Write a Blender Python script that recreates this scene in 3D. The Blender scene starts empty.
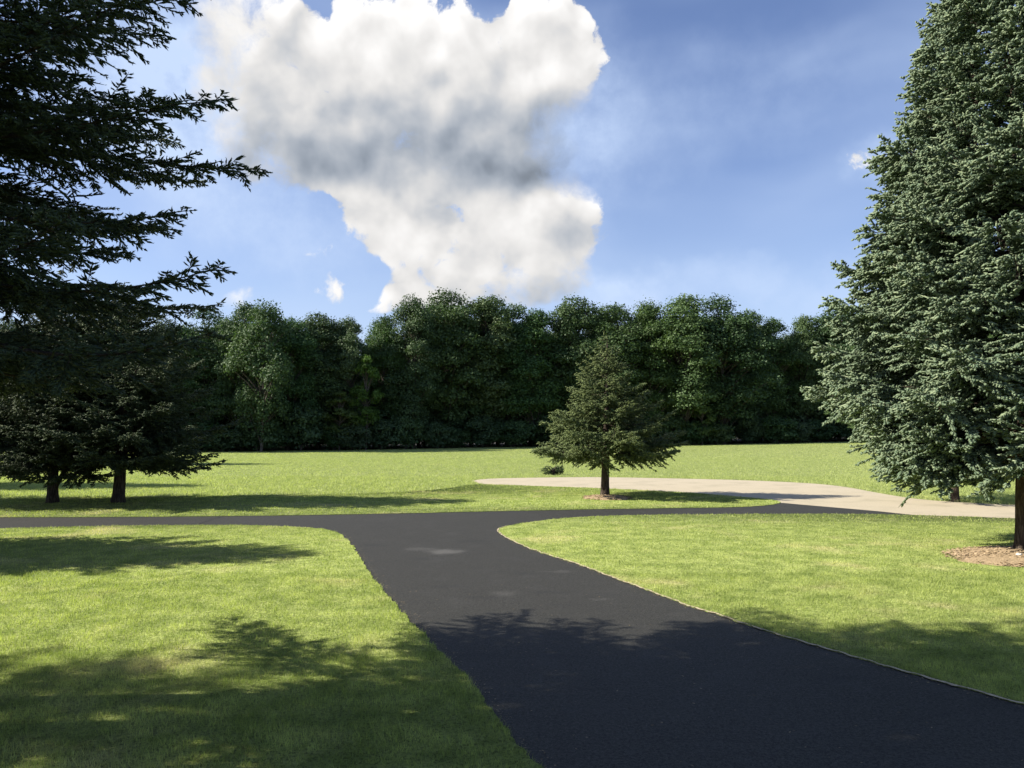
import bpy, math
import numpy as np

C = bpy.context.scene.collection
SC = bpy.context.scene
R = math.radians

# ------------------------------------------------------------------ camera
CAM_H, FPX, HORIZON = 3.0, 804.0, 430.0
cam = bpy.data.cameras.new('camera')
cam.sensor_width = 36.0
cam.lens = 36.0 * FPX / 1024.0
cam.clip_start, cam.clip_end = 0.1, 6000.0
co = bpy.data.objects.new('camera', cam); C.objects.link(co)
PITCH = math.atan((HORIZON - 384.0) / FPX)
co.location = (0, 0, CAM_H)
co.rotation_euler = (math.pi / 2 + PITCH, 0, 0)
SC.camera = co

def ray(px, py):
    x, y = (px - 512.0) / FPX, -(py - 384.0) / FPX
    c, s = math.cos(PITCH), math.sin(PITCH)
    return np.array([x, c - y * s, s + y * c])

def at(px, py, z=0.0):
    d = ray(px, py)
    k = (z - CAM_H) / d[2]
    return (d[0] * k, d[1] * k)

def azel(px, py):
    d = ray(px, py); d = d / np.linalg.norm(d)
    return math.atan2(d[0], d[1]), math.asin(d[2])

# ------------------------------------------------------------------ light
SUN_EL = R(32.0)
SHADOW_AZ = R(2.5)            # shadows run to +x, leaning this much towards +y
to_sun = np.array([-math.cos(SHADOW_AZ) * math.cos(SUN_EL), -math.sin(SHADOW_AZ) * math.cos(SUN_EL), math.sin(SUN_EL)])
from mathutils import Vector, Matrix
sl = bpy.data.lights.new('sun', 'SUN')
sl.energy = 5.0; sl.angle = R(0.53); sl.color = (1.0, 0.93, 0.80)
so = bpy.data.objects.new('sun', sl); C.objects.link(so)
so.rotation_euler = Vector(to_sun).to_track_quat('Z', 'Y').to_euler()
so.location = (-30, 0, 40)

SC.view_settings.view_transform = 'Standard'
SC.view_settings.look = 'None'
SC.view_settings.exposure = 1.15
SC.view_settings.gamma = 1.0
SC.view_settings.use_curve_mapping = False
SC.cycles.use_denoising = True
SC.cycles.max_bounces = 5
SC.cycles.diffuse_bounces = 2
SC.cycles.transmission_bounces = 3
SC.cycles.use_adaptive_sampling = True

# ------------------------------------------------------------------ world
W = bpy.data.worlds.new('World'); SC.world = W; W.use_nodes = True
nt = W.node_tree; nt.nodes.clear()

class NB:
    """tiny node builder: numbers or sockets in, sockets out"""
    def __init__(s, nt): s.nt = nt
    def n(s, t, **kw):
        o = s.nt.nodes.new(t)
        for k, v in kw.items(): setattr(o, k, v)
        return o
    def put(s, sock, v):
        if isinstance(v, bpy.types.NodeSocket): s.nt.links.new(v, sock)
        else: sock.default_value = v
    def m(s, op, a, b=0.0, c=0.0, clamp=False):
        o = s.n('ShaderNodeMath', operation=op, use_clamp=clamp)
        s.put(o.inputs[0], a); s.put(o.inputs[1], b); s.put(o.inputs[2], c)
        return o.outputs[0]
    def v(s, op, a, b=None, scale=None):
        o = s.n('ShaderNodeVectorMath', operation=op)
        s.put(o.inputs[0], a)
        if b is not None: s.put(o.inputs[1], b)
        if scale is not None: s.put(o.inputs['Scale'], scale)
        return o.outputs['Value'] if op in ('LENGTH', 'DOT_PRODUCT') else o.outputs[0]
    def xyz(s, x, y, z):
        o = s.n('ShaderNodeCombineXYZ')
        for i, q in enumerate((x, y, z)): s.put(o.inputs[i], q)
        return o.outputs[0]
    def noise(s, vec, scale, detail=4, rough=0.55, lac=2.0, dist=0.0, dim='3D', out=0):
        o = s.n('ShaderNodeTexNoise', noise_dimensions=dim)
        s.put(o.inputs['Vector'], vec)
        o.inputs['Scale'].default_value = scale; o.inputs['Detail'].default_value = detail
        o.inputs['Roughness'].default_value = rough; o.inputs['Lacunarity'].default_value = lac
        o.inputs['Distortion'].default_value = dist
        return o.outputs[out]
    def smooth(s, v, a, b, lo=0.0, hi=1.0):
        o = s.n('ShaderNodeMapRange', interpolation_type='SMOOTHSTEP')
        s.put(o.inputs[0], v); o.inputs[1].default_value = a; o.inputs[2].default_value = b
        o.inputs[3].default_value = lo; o.inputs[4].default_value = hi
        return o.outputs[0]
    def mix(s, f, a, b, blend='MIX'):
        o = s.n('ShaderNodeMix', data_type='RGBA', blend_type=blend)
        s.put(o.inputs[0], f)
        for sock, q in ((o.inputs[6], a), (o.inputs[7], b)):
            if not isinstance(q, bpy.types.NodeSocket): q = tuple(q) + ((1.0,) if len(q) == 3 else ())
            s.put(sock, q)
        return o.outputs[2]

nb = NB(nt)
sky = nb.n('ShaderNodeTexSky', sky_type='NISHITA', sun_disc=False)
sky.sun_elevation = SUN_EL
sky.sun_rotation = math.atan2(to_sun[0], to_sun[1])
sky.altitude = 250; sky.air_density = 1.0; sky.dust_density = 0.6; sky.ozone_density = 2.0
D3 = nb.v('NORMALIZE', nb.n('ShaderNodeTexCoord').outputs['Generated'])
sep = nb.n('ShaderNodeSeparateXYZ'); nt.links.new(D3, sep.inputs[0])
az = nb.m('ARCTAN2', sep.outputs[0], sep.outputs[1]); el = nb.m('ARCSINE', sep.outputs[2])
P = nb.xyz(az, el, 0.0)

# the clouds stand at fixed bearings in the sky: (pixel centre, pixel radii, weight) only for reading them off
BL = [(245, 80, 66, 110, .95), (335, 70, 80, 85, 1.0), (415, 110, 115, 85, 1.1), (420, 45, 90, 60, 1.0), (510, 75, 85, 75, 1.1),
      (566, 66, 48, 56, .95), (300, 135, 95, 60, .9), (385, 150, 110, 52, .9), (548, 16, 45, 28, .7), (500, 125, 90, 56, .8), (265, 25, 80, 50, .7),
      (540, 222, 92, 64, 1.2), (395, 215, 66, 56, 1.0), (425, 255, 62, 44, .9), (500, 284, 125, 34, 1.0), (478, 245, 55, 42, .5), (415, 180, 100, 34, .6), (535, 160, 80, 34, .55), (568, 205, 42, 38, .6), (566, 262, 50, 42, .7), (470, 200, 70, 34, .55),
      (405, 300, 48, 18, .85), (340, 284, 40, 20, .47), (320, 254, 34, 13, .40), (872, 161, 34, 15, .42), (236, 294, 30, 16, .55),
      (165, 55, 60, 70, .35), (452, 212, 18, 22, -.28), (440, 278, 34, 14, -.35), (362, 292, 22, 16, -.6),  (314, 12, 22, 28, -.8), (602, 158, 36, 24, -.8), (368, 268, 26, 20, -.5),
      (-420, 40, 220, 90, 1.0), (-700, 150, 160, 60, .9), (1500, 120, 200, 70, .8), (1900, 220, 160, 40, .7)]
BL = [(x, y, rx * 1.03, ry * 1.03, w * 1.1) if w >= .5 else (x, y, rx, ry, w) for x, y, rx, ry, w in BL]
BL += [(490, 145, 120, 50, .55), (225, 60, 50, 70, .3), (334, 283, 40, 24, .13), (318, 253, 40, 18, .26), (236, 294, 36, 18, .25), (874, 161, 40, 18, .04), (480, 290, 80, 26, .45), (400, 225, 45, 50, .2), (450, 245, 60, 40, .25)]
SH = [(420, 145, 230, 75, .9), (520, 140, 150, 75, .8), (340, 150, 160, 60, .45), (570, 150, 90, 50, .6), (570, 255, 90, 80, .55), (470, 190, 130, 34, .35), (215, 160, 80, 60, .4),
      (440, 240, 60, 30, .3), (270, 80, 100, 90, .3), (490, 275, 110, 40, .3)]
def blob_sum(n, p, L, sq=False):
    tot = None
    for (x, y, rx, ry, w) in L:
        a, e = azel(x, y); k = 1.0 / FPX
        q = n.v('SUBTRACT', p, (a, e, 0.0)); q = n.v('MULTIPLY', q, (1 / (rx * k), 1 / (ry * k), 0.0))
        d = n.v('DOT_PRODUCT', q, q)
        g = n.m('SUBTRACT', 1.0, d, clamp=True)
        if sq: g = n.m('MULTIPLY', g, g)
        g = n.m('MULTIPLY', g, w)
        tot = g if tot is None else n.m('ADD', tot, g)
    return tot

grp = bpy.data.node_groups.new('cloud_field', 'ShaderNodeTree')
grp.interface.new_socket('P', in_out='INPUT', socket_type='NodeSocketVector')
grp.interface.new_socket('F', in_out='OUTPUT', socket_type='NodeSocketFloat')
grp.interface.new_socket('S', in_out='OUTPUT', socket_type='NodeSocketFloat')
gb = NB(grp); gi = gb.n('NodeGroupInput'); go = gb.n('NodeGroupOutput')
wp = gb.v('SUBTRACT', gb.noise(gi.outputs[0], 14.0, 3, .55, out=1), (.5, .5, .5))
pw = gb.v('ADD', gi.outputs[0], gb.v('SCALE', wp, scale=0.045))
F = blob_sum(gb, pw, BL)
def puffs(n, p, scale):
    o = n.n('ShaderNodeTexVoronoi', feature='SMOOTH_F1', voronoi_dimensions='3D')
    n.put(o.inputs['Vector'], p); o.inputs['Scale'].default_value = scale; o.inputs['Smoothness'].default_value = .35
    o.inputs['Detail'].default_value = 1.0; o.inputs['Roughness'].default_value = .5
    return n.m('SUBTRACT', .55, o.outputs['Distance'])
pf = gb.m('ADD', gb.m('ADD', gb.m('MULTIPLY', puffs(gb, pw, 17.0), .50), gb.m('MULTIPLY', puffs(gb, pw, 7.5), .45)), gb.m('MULTIPLY', gb.m('SUBTRACT', gb.noise(pw, 26.0, 7, .64), .5), 1.35))
F = gb.m('SUBTRACT', gb.m('MULTIPLY', gb.m('TANH', gb.m('MULTIPLY', F, .85)), 1.25), .10)
grp.links.new(gb.m('ADD', F, pf), go.inputs[0])
sf = gb.m('ADD', gb.m('MULTIPLY', puffs(gb, pw, 11.0), 1.0), gb.m('MULTIPLY', gb.m('SUBTRACT', gb.noise(pw, 20.0, 3, .5), .5), .75))
grp.links.new(gb.m('ADD', gb.m('MULTIPLY', F, .8), sf), go.inputs[1])
def field(dx, dy):
    g = nb.n('ShaderNodeGroup'); g.node_tree = grp
    nb.put(g.inputs[0], P if dx == dy == 0 else nb.v('ADD', P, (dx, dy, 0.0)))
    return g.outputs
(F0, S0), (_, S1) = field(0, 0), field(-0.008, 0.026)
lit = nb.m('SUBTRACT', S0, S1)
shn = nb.v('SCALE', nb.v('SUBTRACT', nb.noise(P, 9.0, 3, .5, out=1), (.5, .5, .5)), scale=0.08)
grey = nb.m('MULTIPLY', blob_sum(nb, nb.v('ADD', P, shn), SH, True), 1.0)
gsm = nb.smooth(grey, 0.0, 1.5)
den0 = nb.m('DIVIDE', nb.m('SUBTRACT', F0, .17), nb.m('ADD', nb.m('ADD', .20, nb.m('ADD', nb.smooth(el, .10, .30, .18, 0.0), nb.smooth(az, -.42, -.22, .75, 0.0))), nb.m('ADD', nb.m('MULTIPLY', gsm, .32), blob_sum(nb, P, [(588, 145, 70, 60, 1.6), (560, 290, 80, 40, .5)]))), clamp=True)
dens = nb.smooth(den0, 0.0, 1.0)
soft = nb.noise(P, 11.0, 4, .5)
b = nb.m('ADD', .84, nb.m('MULTIPLY', lit, .42))
b = nb.m('SUBTRACT', b, nb.m('MULTIPLY', gsm, .37))
b = nb.m('ADD', b, nb.m('MULTIPLY', nb.m('SUBTRACT', soft, .5), .22))
b = nb.m('MAXIMUM', nb.m('MINIMUM', b, 1.06), .20)
tint = nb.mix(nb.smooth(b, .30, .85), (.80, .92, 1.10), (1.0, .985, .97))
ccol = nb.v('SCALE', tint, scale=b)
# thin high veil
vp = nb.v('MULTIPLY', nb.v('ADD', P, nb.v('SCALE', nb.v('SUBTRACT', nb.noise(P, 3.0, 2, .5, out=1), (.5, .5, .5)), scale=.10)), (1.6, 5.0, 1.0))
veil = nb.smooth(nb.noise(vp, 1.6, 3, .45), .35, .8, 0.0, .42)
horiz = nb.smooth(el, .0, .38, .50, 0.0)
veil = nb.m('MAXIMUM', veil, 0.0)
HZ = [(200, 100, 130, 130, .85), (270, 225, 150, 60, .45), (120, 60, 120, 120, .5), (720, 100, 220, 80, .22), (760, 285, 240, 34, .35), (590, 120, 80, 110, .22), (470, 150, 230, 170, .45), (880, 165, 40, 30, .35), (620, 290, 60, 40, .5)]
hzp = nb.v('ADD', P, nb.v('SCALE', nb.v('SUBTRACT', nb.noise(P, 12.0, 4, .6, out=1), (.5, .5, .5)), scale=.10))
hz = nb.m('MULTIPLY', blob_sum(nb, hzp, HZ, True), nb.smooth(nb.noise(P, 16.0, 6, .62), .25, .75, .45, 1.25))
veil = nb.m('ADD', nb.m('ADD', veil, horiz), hz, clamp=True)
bg1 = nb.n('ShaderNodeBackground'); bg1.inputs[1].default_value = 0.074
skyc = nb.mix(1.0, sky.outputs[0], (.94, .90, 1.04), 'MULTIPLY')
nt.links.new(skyc, bg1.inputs[0])
bgv = nb.n('ShaderNodeBackground'); bgv.inputs[0].default_value = (.58, .72, .98, 1); bgv.inputs[1].default_value = .47
bg2 = nb.n('ShaderNodeBackground'); bg2.inputs[1].default_value = .455
nt.links.new(ccol, bg2.inputs[0])
m1 = nb.n('ShaderNodeMixShader'); nt.links.new(veil, m1.inputs[0]); nt.links.new(bg1.outputs[0], m1.inputs[1]); nt.links.new(bgv.outputs[0], m1.inputs[2])
m2 = nb.n('ShaderNodeMixShader'); nt.links.new(dens, m2.inputs[0]); nt.links.new(m1.outputs[0], m2.inputs[1]); nt.links.new(bg2.outputs[0], m2.inputs[2])
wo = nb.n('ShaderNodeOutputWorld'); nt.links.new(m2.outputs[0], wo.inputs[0])

# ------------------------------------------------------------------ helpers
def npmesh(name, V, counts, idx, mat, attr=None, smooth=False):
    """V (n,3); counts = verts per face (int or array); idx flat loop indices"""
    me = bpy.data.meshes.new(name)
    V = np.ascontiguousarray(V, dtype=np.float32)
    idx = np.ascontiguousarray(idx, dtype=np.int32)
    if np.isscalar(counts): counts = np.full(len(idx) // counts, counts, dtype=np.int32)
    me.vertices.add(len(V)); me.vertices.foreach_set('co', V.ravel())
    me.loops.add(len(idx)); me.loops.foreach_set('vertex_index', idx)
    me.polygons.add(len(counts))
    st = np.zeros(len(counts), dtype=np.int32); st[1:] = np.cumsum(counts)[:-1]
    me.polygons.foreach_set('loop_start', st)
    if smooth: me.polygons.foreach_set('use_smooth', np.ones(len(counts), dtype=bool))
    me.update(calc_edges=True)
    if attr is not None:
        for k, a in attr.items():
            at_ = me.attributes.new(k, 'FLOAT', 'POINT')
            at_.data.foreach_set('value', np.ascontiguousarray(a, dtype=np.float32))
    me.materials.append(mat)
    return me

def link(name, me, parent=None):
    o = bpy.data.objects.new(name, me); C.objects.link(o)
    if parent is not None: o.parent = parent
    return o

def tag(o, label=None, cat=None, group=None, kind=None):
    if label: o['label'] = label
    if cat: o['category'] = cat
    if group: o['group'] = group
    if kind: o['kind'] = kind
    return o

def thing(name, loc, label, cat, group=None, rot=0.0, scale=1.0):
    o = bpy.data.objects.new(name, None); C.objects.link(o)
    o.location = loc; o.rotation_euler = (0, 0, rot)
    o.scale = (scale,) * 3 if np.isscalar(scale) else scale
    return tag(o, label, cat, group)

def copy_tree(root, loc, label, rot=0.0, scale=1.0, group=None, cat=None):
    r = root.copy(); C.objects.link(r); r.location = loc; r.rotation_euler = (0, 0, rot)
    r.scale = (scale,) * 3 if np.isscalar(scale) else scale
    r['label'] = label
    if group: r['group'] = group
    if cat: r['category'] = cat
    for ch in list(root.children):
        c = ch.copy(); C.objects.link(c); c.parent = r
    return r

def material(name):
    m = bpy.data.materials.new(name); m.use_nodes = True
    t = m.node_tree; t.nodes.clear()
    n = NB(t); out = n.n('ShaderNodeOutputMaterial')
    return m, n, out

def foliage_mat(name, dark, light, trans=0.3, obj_var=0.25, rough=0.6, tipcol=None, spec=0.25, scale=1.0):
    m, n, out = material(name)
    a = n.n('ShaderNodeAttribute', attribute_name='shade').outputs['Fac']
    oi = n.n('ShaderNodeObjectInfo')
    geo = n.n('ShaderNodeNewGeometry')
    big = n.noise(geo.outputs['Position'], .55 * scale, 3)
    f = n.m('ADD', n.m('MULTIPLY', a, .65), n.m('MULTIPLY', n.smooth(big, .3, .7), .35), clamp=True)
    col = n.mix(f, dark, light)
    if tipcol:
        tp = n.n('ShaderNodeAttribute', attribute_name='tip').outputs['Fac']
        col = n.mix(tp, col, tipcol)
    hs = n.n('ShaderNodeHueSaturation')
    n.put(hs.inputs['Hue'], n.m('ADD', .5, n.m('MULTIPLY', n.m('SUBTRACT', oi.outputs['Random'], .5), .05 * obj_var / .25)))
    r2 = n.m('FRACT', n.m('MULTIPLY', oi.outputs['Random'], 17.31))
    n.put(hs.inputs['Value'], n.m('ADD', 1.0, n.m('MULTIPLY', n.m('SUBTRACT', r2, .5), obj_var * 2)))
    r3 = n.m('FRACT', n.m('MULTIPLY', oi.outputs['Random'], 71.7))
    n.put(hs.inputs['Saturation'], n.m('ADD', 1.0, n.m('MULTIPLY', n.m('SUBTRACT', r3, .6), obj_var * 1.6)))
    n.put(hs.inputs['Color'], col)
    p = n.n('ShaderNodeBsdfPrincipled'); n.put(p.inputs['Base Color'], hs.outputs[0])
    p.inputs['Roughness'].default_value = rough; p.inputs['Specular IOR Level'].default_value = spec
    tr = n.n('ShaderNodeBsdfTranslucent')
    n.put(tr.inputs[0], n.mix(1.0, hs.outputs[0], (1.05, 1.15, .55), 'MULTIPLY'))
    mx = n.n('ShaderNodeMixShader'); mx.inputs[0].default_value = trans
    m.node_tree.links.new(p.outputs[0], mx.inputs[1]); m.node_tree.links.new(tr.outputs[0], mx.inputs[2])
    m.node_tree.links.new(mx.outputs[0], out.inputs[0])
    return m

def bark_mat(name, c1, c2):
    m, n, out = material(name)
    tc = n.n('ShaderNodeTexCoord').outputs['Object']
    st = n.v('MULTIPLY', tc, (1, 1, .18))
    f = n.smooth(n.noise(st, 22, 6, .65), .35, .68)
    p = n.n('ShaderNodeBsdfPrincipled'); n.put(p.inputs['Base Color'], n.mix(f, c1, c2))
    p.inputs['Roughness'].default_value = .9; p.inputs['Specular IOR Level'].default_value = .15
    bp = n.n('ShaderNodeBump'); bp.inputs['Strength'].default_value = .9; bp.inputs['Distance'].default_value = .03
    n.put(bp.inputs['Height'], f); n.put(p.inputs['Normal'], bp.outputs[0])
    m.node_tree.links.new(p.outputs[0], out.inputs[0])
    return m

def grass_color(n, pos, dark, mid, dry, dryamt=(.52, .75)):
    big = n.noise(pos, .35, 4, .6); med = n.noise(pos, 1.7, 4, .6)
    c = n.mix(n.smooth(med, .3, .7), dark, mid)
    return n.mix(n.smooth(big, dryamt[0], dryamt[1], 0, .8), c, dry)

LAWN = ((.195, .250, .066), (.340, .395, .125), (.52, .475, .24))
FIELD = ((.300, .355, .130), (.390, .435, .175), (.44, .455, .20))
def ground_grass_mat(name, cols, dryamt=(.52, .75)):
    m, n, out = material(name)
    pos = n.n('ShaderNodeNewGeometry').outputs['Position']
    c = grass_color(n, pos, *cols, dryamt=dryamt)
    fine = n.noise(pos, 28.0, 5, .7); fine2 = n.noise(pos, 6.0, 4, .6)
    c = n.mix(n.smooth(fine, .35, .62, .75, 0), c, (.045, .055, .020))
    p = n.n('ShaderNodeBsdfPrincipled'); n.put(p.inputs['Base Color'], c)
    p.inputs['Roughness'].default_value = .95; p.inputs['Specular IOR Level'].default_value = .1
    bp = n.n('ShaderNodeBump'); bp.inputs['Strength'].default_value = .8; bp.inputs['Distance'].default_value = .05
    n.put(bp.inputs['Height'], n.m('ADD', fine, fine2)); n.put(p.inputs['Normal'], bp.outputs[0])
    m.node_tree.links.new(p.outputs[0], out.inputs[0])
    return m

def blade_mat(name, cols, dryamt=(.52, .75)):
    m, n, out = material(name)
    pos = n.n('ShaderNodeNewGeometry').outputs['Position']
    c = grass_color(n, pos, *cols, dryamt=dryamt)
    a = n.n('ShaderNodeAttribute', attribute_name='shade').outputs['Fac']
    hs = n.n('ShaderNodeHueSaturation'); n.put(hs.inputs['Color'], c)
    n.put(hs.inputs['Value'], n.m('ADD', .62, n.m('MULTIPLY', a, .80)))
    n.put(hs.inputs['Hue'], n.m('ADD', .515, n.m('MULTIPLY', a, -.03)))
    p = n.n('ShaderNodeBsdfPrincipled'); n.put(p.inputs['Base Color'], hs.outputs[0])
    p.inputs['Roughness'].default_value = .5; p.inputs['Specular IOR Level'].default_value = .3
    tr = n.n('ShaderNodeBsdfTranslucent'); n.put(tr.inputs[0], n.mix(1.0, hs.outputs[0], (1.25, 1.35, .7), 'MULTIPLY'))
    mx = n.n('ShaderNodeMixShader'); mx.inputs[0].default_value = .42
    m.node_tree.links.new(p.outputs[0], mx.inputs[1]); m.node_tree.links.new(tr.outputs[0], mx.inputs[2])
    m.node_tree.links.new(mx.outputs[0], out.inputs[0])
    return m

# ------------------------------------------------------------------ terrain and pavements
def sstep(x): x = np.clip(x, 0, 1); return x * x * (3 - 2 * x)
def terrain(x, y):
    x = np.asarray(x, float); y = np.asarray(y, float)
    far = sstep((y - 58) / 80.0)
    rise = far * (0.08 + 0.95 * sstep((x - 2) / 60.0))
    rise += far * .08 * np.sin(x * .09 + 1.0) + far * .06 * np.sin(y * .11 + x * .03)
    return rise

M_field = ground_grass_mat('field_ground', FIELD, (.55, .8))
M_lawn = ground_grass_mat('lawn_ground', LAWN)
xs = np.unique(np.concatenate([np.linspace(-2500, -160, 14), np.linspace(-160, 160, 81), np.linspace(160, 2500, 14)]))
ys = np.unique(np.concatenate([np.linspace(-400, -20, 8), np.linspace(-20, 220, 81), np.linspace(220, 3500, 16)]))
X, Y = np.meshgrid(xs, ys); Z = terrain(X, Y)
nx, ny = len(xs), len(ys)
i, j = np.meshgrid(np.arange(nx - 1), np.arange(ny - 1)); k = (j * nx + i).ravel()
g = link('ground', npmesh('ground', np.c_[X.ravel(), Y.ravel(), Z.ravel()], 4, np.stack([k, k + 1, k + nx + 1, k + nx], 1).ravel(), M_field, smooth=True))
tag(g, kind='structure')

def chaikin(p, n=2, closed=False):
    p = np.array(p, float)
    for _ in range(n):
        a, b = p[:-1], p[1:]
        q = np.empty((2 * len(a), 2)); q[0::2] = .75 * a + .25 * b; q[1::2] = .25 * a + .75 * b
        p = np.vstack([p[:1], q, p[-1:]])
    return p

def resample(p, step):
    d = np.r_[0, np.cumsum(np.hypot(*np.diff(p, axis=0).T))]
    t = np.linspace(0, d[-1], max(2, int(d[-1] / step)))
    return np.c_[np.interp(t, d, p[:, 0]), np.interp(t, d, p[:, 1])]

def pix(*pts): return [at(x, y) for x, y in pts]

def sheet(name, poly, z, mat, skirt=0.0):
    """flat polygon with optional side walls down to z-skirt"""
    from mathutils.geometry import tessellate_polygon
    poly = np.array(poly, float)
    tri = tessellate_polygon([[Vector((x, y, 0)) for x, y in poly]])
    n = len(poly)
    V = np.c_[poly, np.full(n, z)]
    F = []
    for t in tri:
        a, b_, c_ = [poly[q] for q in t]
        s = (b_[0] - a[0]) * (c_[1] - a[1]) - (b_[1] - a[1]) * (c_[0] - a[0])
        F.append(list(t) if s > 0 else list(t)[::-1])
    if skirt:
        V = np.vstack([V, np.c_[poly, np.full(n, z - skirt)]])
        for q in range(n):
            r_ = (q + 1) % n
            F.append([q, r_, r_ + n, q + n])
    cnt = np.array([len(f) for f in F]); idx = np.concatenate([np.array(f) for f in F])
    return link(name, npmesh(name, V, cnt, idx, mat))

rngE = np.random.default_rng(5)
def ragged(p, amp=.02, step=.10):
    p = resample(np.array(p), step)
    n = len(p); r = rngE.normal(0, 1, n); ker = np.array([.25, .5, .25]); r = np.convolve(r, ker, 'same')
    d = np.gradient(p, axis=0); nn = np.c_[-d[:, 1], d[:, 0]] / np.maximum(np.hypot(d[:, 0], d[:, 1]), 1e-6)[:, None]
    r[0] = r[-1] = 0
    return p + nn * (r * amp)[:, None]

# lawn left of the drive
left_edge = [(4.6, -3.0), (2.1, 2.6)] + pix((539, 768), (497, 721), (468, 678), (436, 649), (410, 620), (391, 601), (374, 580), (361, 560), (350, 542), (340, 534), (326, 529.5), (300, 527.3), (234, 525), (100, 526.5), (0, 529)) 
x0, y0 = at(0, 529)
left_edge = ragged(chaikin(left_edge, 2), .032, .08)
lawn_L = np.vstack([left_edge, [[-45, y0 - .3], [-45, -3.0]]])
# lawn right of the drive
r_edge = [(12.5, -3.0), (8.3, 4.6)] + pix((1024, 706), (961, 688), (905, 673), (849, 656), (800, 642), (747, 626), (720, 615.5), (685, 606), (649, 591), (613, 578), (577, 564), (533, 551), (505, 537.5), (497, 531.5), (500, 528), (517, 524.5), (544, 520.5), (573, 517.7), (617, 515.8), (676, 515), (800, 514.2), (867, 514.4), (920, 515.6), (967, 517), (1014, 518.8), (1100, 522))
r_edge = ragged(chaikin(r_edge, 2), .022, .07)
lawn_R = np.vstack([r_edge, [[45, 25.0], [45, -3]]])
# verge / island beyond the cross road
isl_low = pix((0, 518), (195, 517), (344, 515), (500, 511.5), (600, 509.5), (687, 508.3), (740, 507.6), (764, 506), (779, 504), (781, 502), (772, 500))
isl_up = pix((740, 497), (700, 493.5), (646, 490.5), (588, 488), (500, 485), (475, 484), (440, 490), (360, 494.5), (190, 496), (0, 499))
isl = np.vstack([ragged(chaikin([(-60, at(0, 518)[1])] + isl_low + isl_up[:1], 2)), resample(chaikin(isl_up, 2), .4), [[-60, at(0, 499)[1] + .2]]])
# pavement sheets
M_asph, n, out = material('asphalt')
pos = n.n('ShaderNodeNewGeometry').outputs['Position']
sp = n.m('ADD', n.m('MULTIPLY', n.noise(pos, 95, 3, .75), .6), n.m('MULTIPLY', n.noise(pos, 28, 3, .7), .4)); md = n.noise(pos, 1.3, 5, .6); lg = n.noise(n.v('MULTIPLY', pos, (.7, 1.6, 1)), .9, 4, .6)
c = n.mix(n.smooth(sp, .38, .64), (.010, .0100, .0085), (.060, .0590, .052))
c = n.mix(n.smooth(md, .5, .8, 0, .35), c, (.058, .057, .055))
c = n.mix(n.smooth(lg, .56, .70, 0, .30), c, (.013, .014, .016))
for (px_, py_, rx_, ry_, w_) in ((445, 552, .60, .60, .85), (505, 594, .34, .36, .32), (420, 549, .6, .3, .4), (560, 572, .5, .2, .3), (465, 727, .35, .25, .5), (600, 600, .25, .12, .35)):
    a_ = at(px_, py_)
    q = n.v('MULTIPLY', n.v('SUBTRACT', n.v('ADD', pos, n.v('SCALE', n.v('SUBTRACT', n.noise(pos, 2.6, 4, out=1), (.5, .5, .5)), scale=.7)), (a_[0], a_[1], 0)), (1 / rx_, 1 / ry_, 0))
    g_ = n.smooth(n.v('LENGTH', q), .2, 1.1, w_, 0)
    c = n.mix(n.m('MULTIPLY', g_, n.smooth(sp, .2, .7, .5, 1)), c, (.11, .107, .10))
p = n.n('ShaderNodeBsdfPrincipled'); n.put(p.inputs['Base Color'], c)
p.inputs['Roughness'].default_value = .75; p.inputs['Specular IOR Level'].default_value = .22
bp = n.n('ShaderNodeBump'); bp.inputs['Strength'].default_value = .5; bp.inputs['Distance'].default_value = .01
n.put(bp.inputs['Height'], n.noise(pos, 130, 3, .7)); n.put(p.inputs['Normal'], bp.outputs[0])
M_asph.node_tree.links.new(p.outputs[0], out.inputs[0])

asph = [(14.5, -3.0), (4.2, -3.0), (1.7, 2.6)] + pix((530, 768), (405, 625), (370, 590), (335, 540), (300, 531), (0, 532)) + [(-60, y0 - .4), (-60, at(0, 516)[1])] + \
       pix((0, 516), (195, 515), (344, 513), (500, 509.5), (687, 506), (745, 505), (783, 503.0), (800, 504.6), (840, 508), (880, 511.5), (915, 515.2)) + pix((915, 517), (676, 518), (600, 520), (540, 530), (535, 545), (700, 600), (860, 645), (1024, 694)) + [(9.2, 5.0), (13.5, -3)]
asph = asph[1:]
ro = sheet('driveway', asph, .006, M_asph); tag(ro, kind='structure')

def gravel_mat(name, c1, c2, c3):
    m, n, out = material(name)
    pos = n.n('ShaderNodeNewGeometry').outputs['Position']
    f = n.noise(pos, 30, 4, .7); g2 = n.noise(pos, .6, 4, .6)
    c = n.mix(n.smooth(f, .3, .7), c1, c2); c = n.mix(n.smooth(g2, .45, .75, 0, .5), c, c3)
    p = n.n('ShaderNodeBsdfPrincipled'); n.put(p.inputs['Base Color'], c); p.inputs['Roughness'].default_value = .95
    bp = n.n('ShaderNodeBump'); bp.inputs['Strength'].default_value = .5; bp.inputs['Distance'].default_value = .02
    n.put(bp.inputs['Height'], f); n.put(p.inputs['Normal'], bp.outputs[0])
    m.node_tree.links.new(p.outputs[0], out.inputs[0]); return m
M_grav = gravel_mat('pale_gravel', (.33, .285, .20), (.50, .43, .31), (.25, .225, .15))
grav_poly = np.vstack([chaikin(pix((472, 481), (480, 479.3), (500, 478.2), (560, 477.3), (602, 477), (676, 478.5), (740, 480), (800, 482.5), (842, 486), (883, 494), (925, 500.5), (1012, 505), (1100, 508), (1400, 512)), 2),
                       chaikin(pix((1400, 530), (1100, 524), (1014, 520.3), (967, 518.5), (915, 517)) + pix((780, 509), (745, 506), (740, 499.5), (646, 492.5), (588, 490), (500, 487), (480, 484), (472, 481)), 1)])
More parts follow.
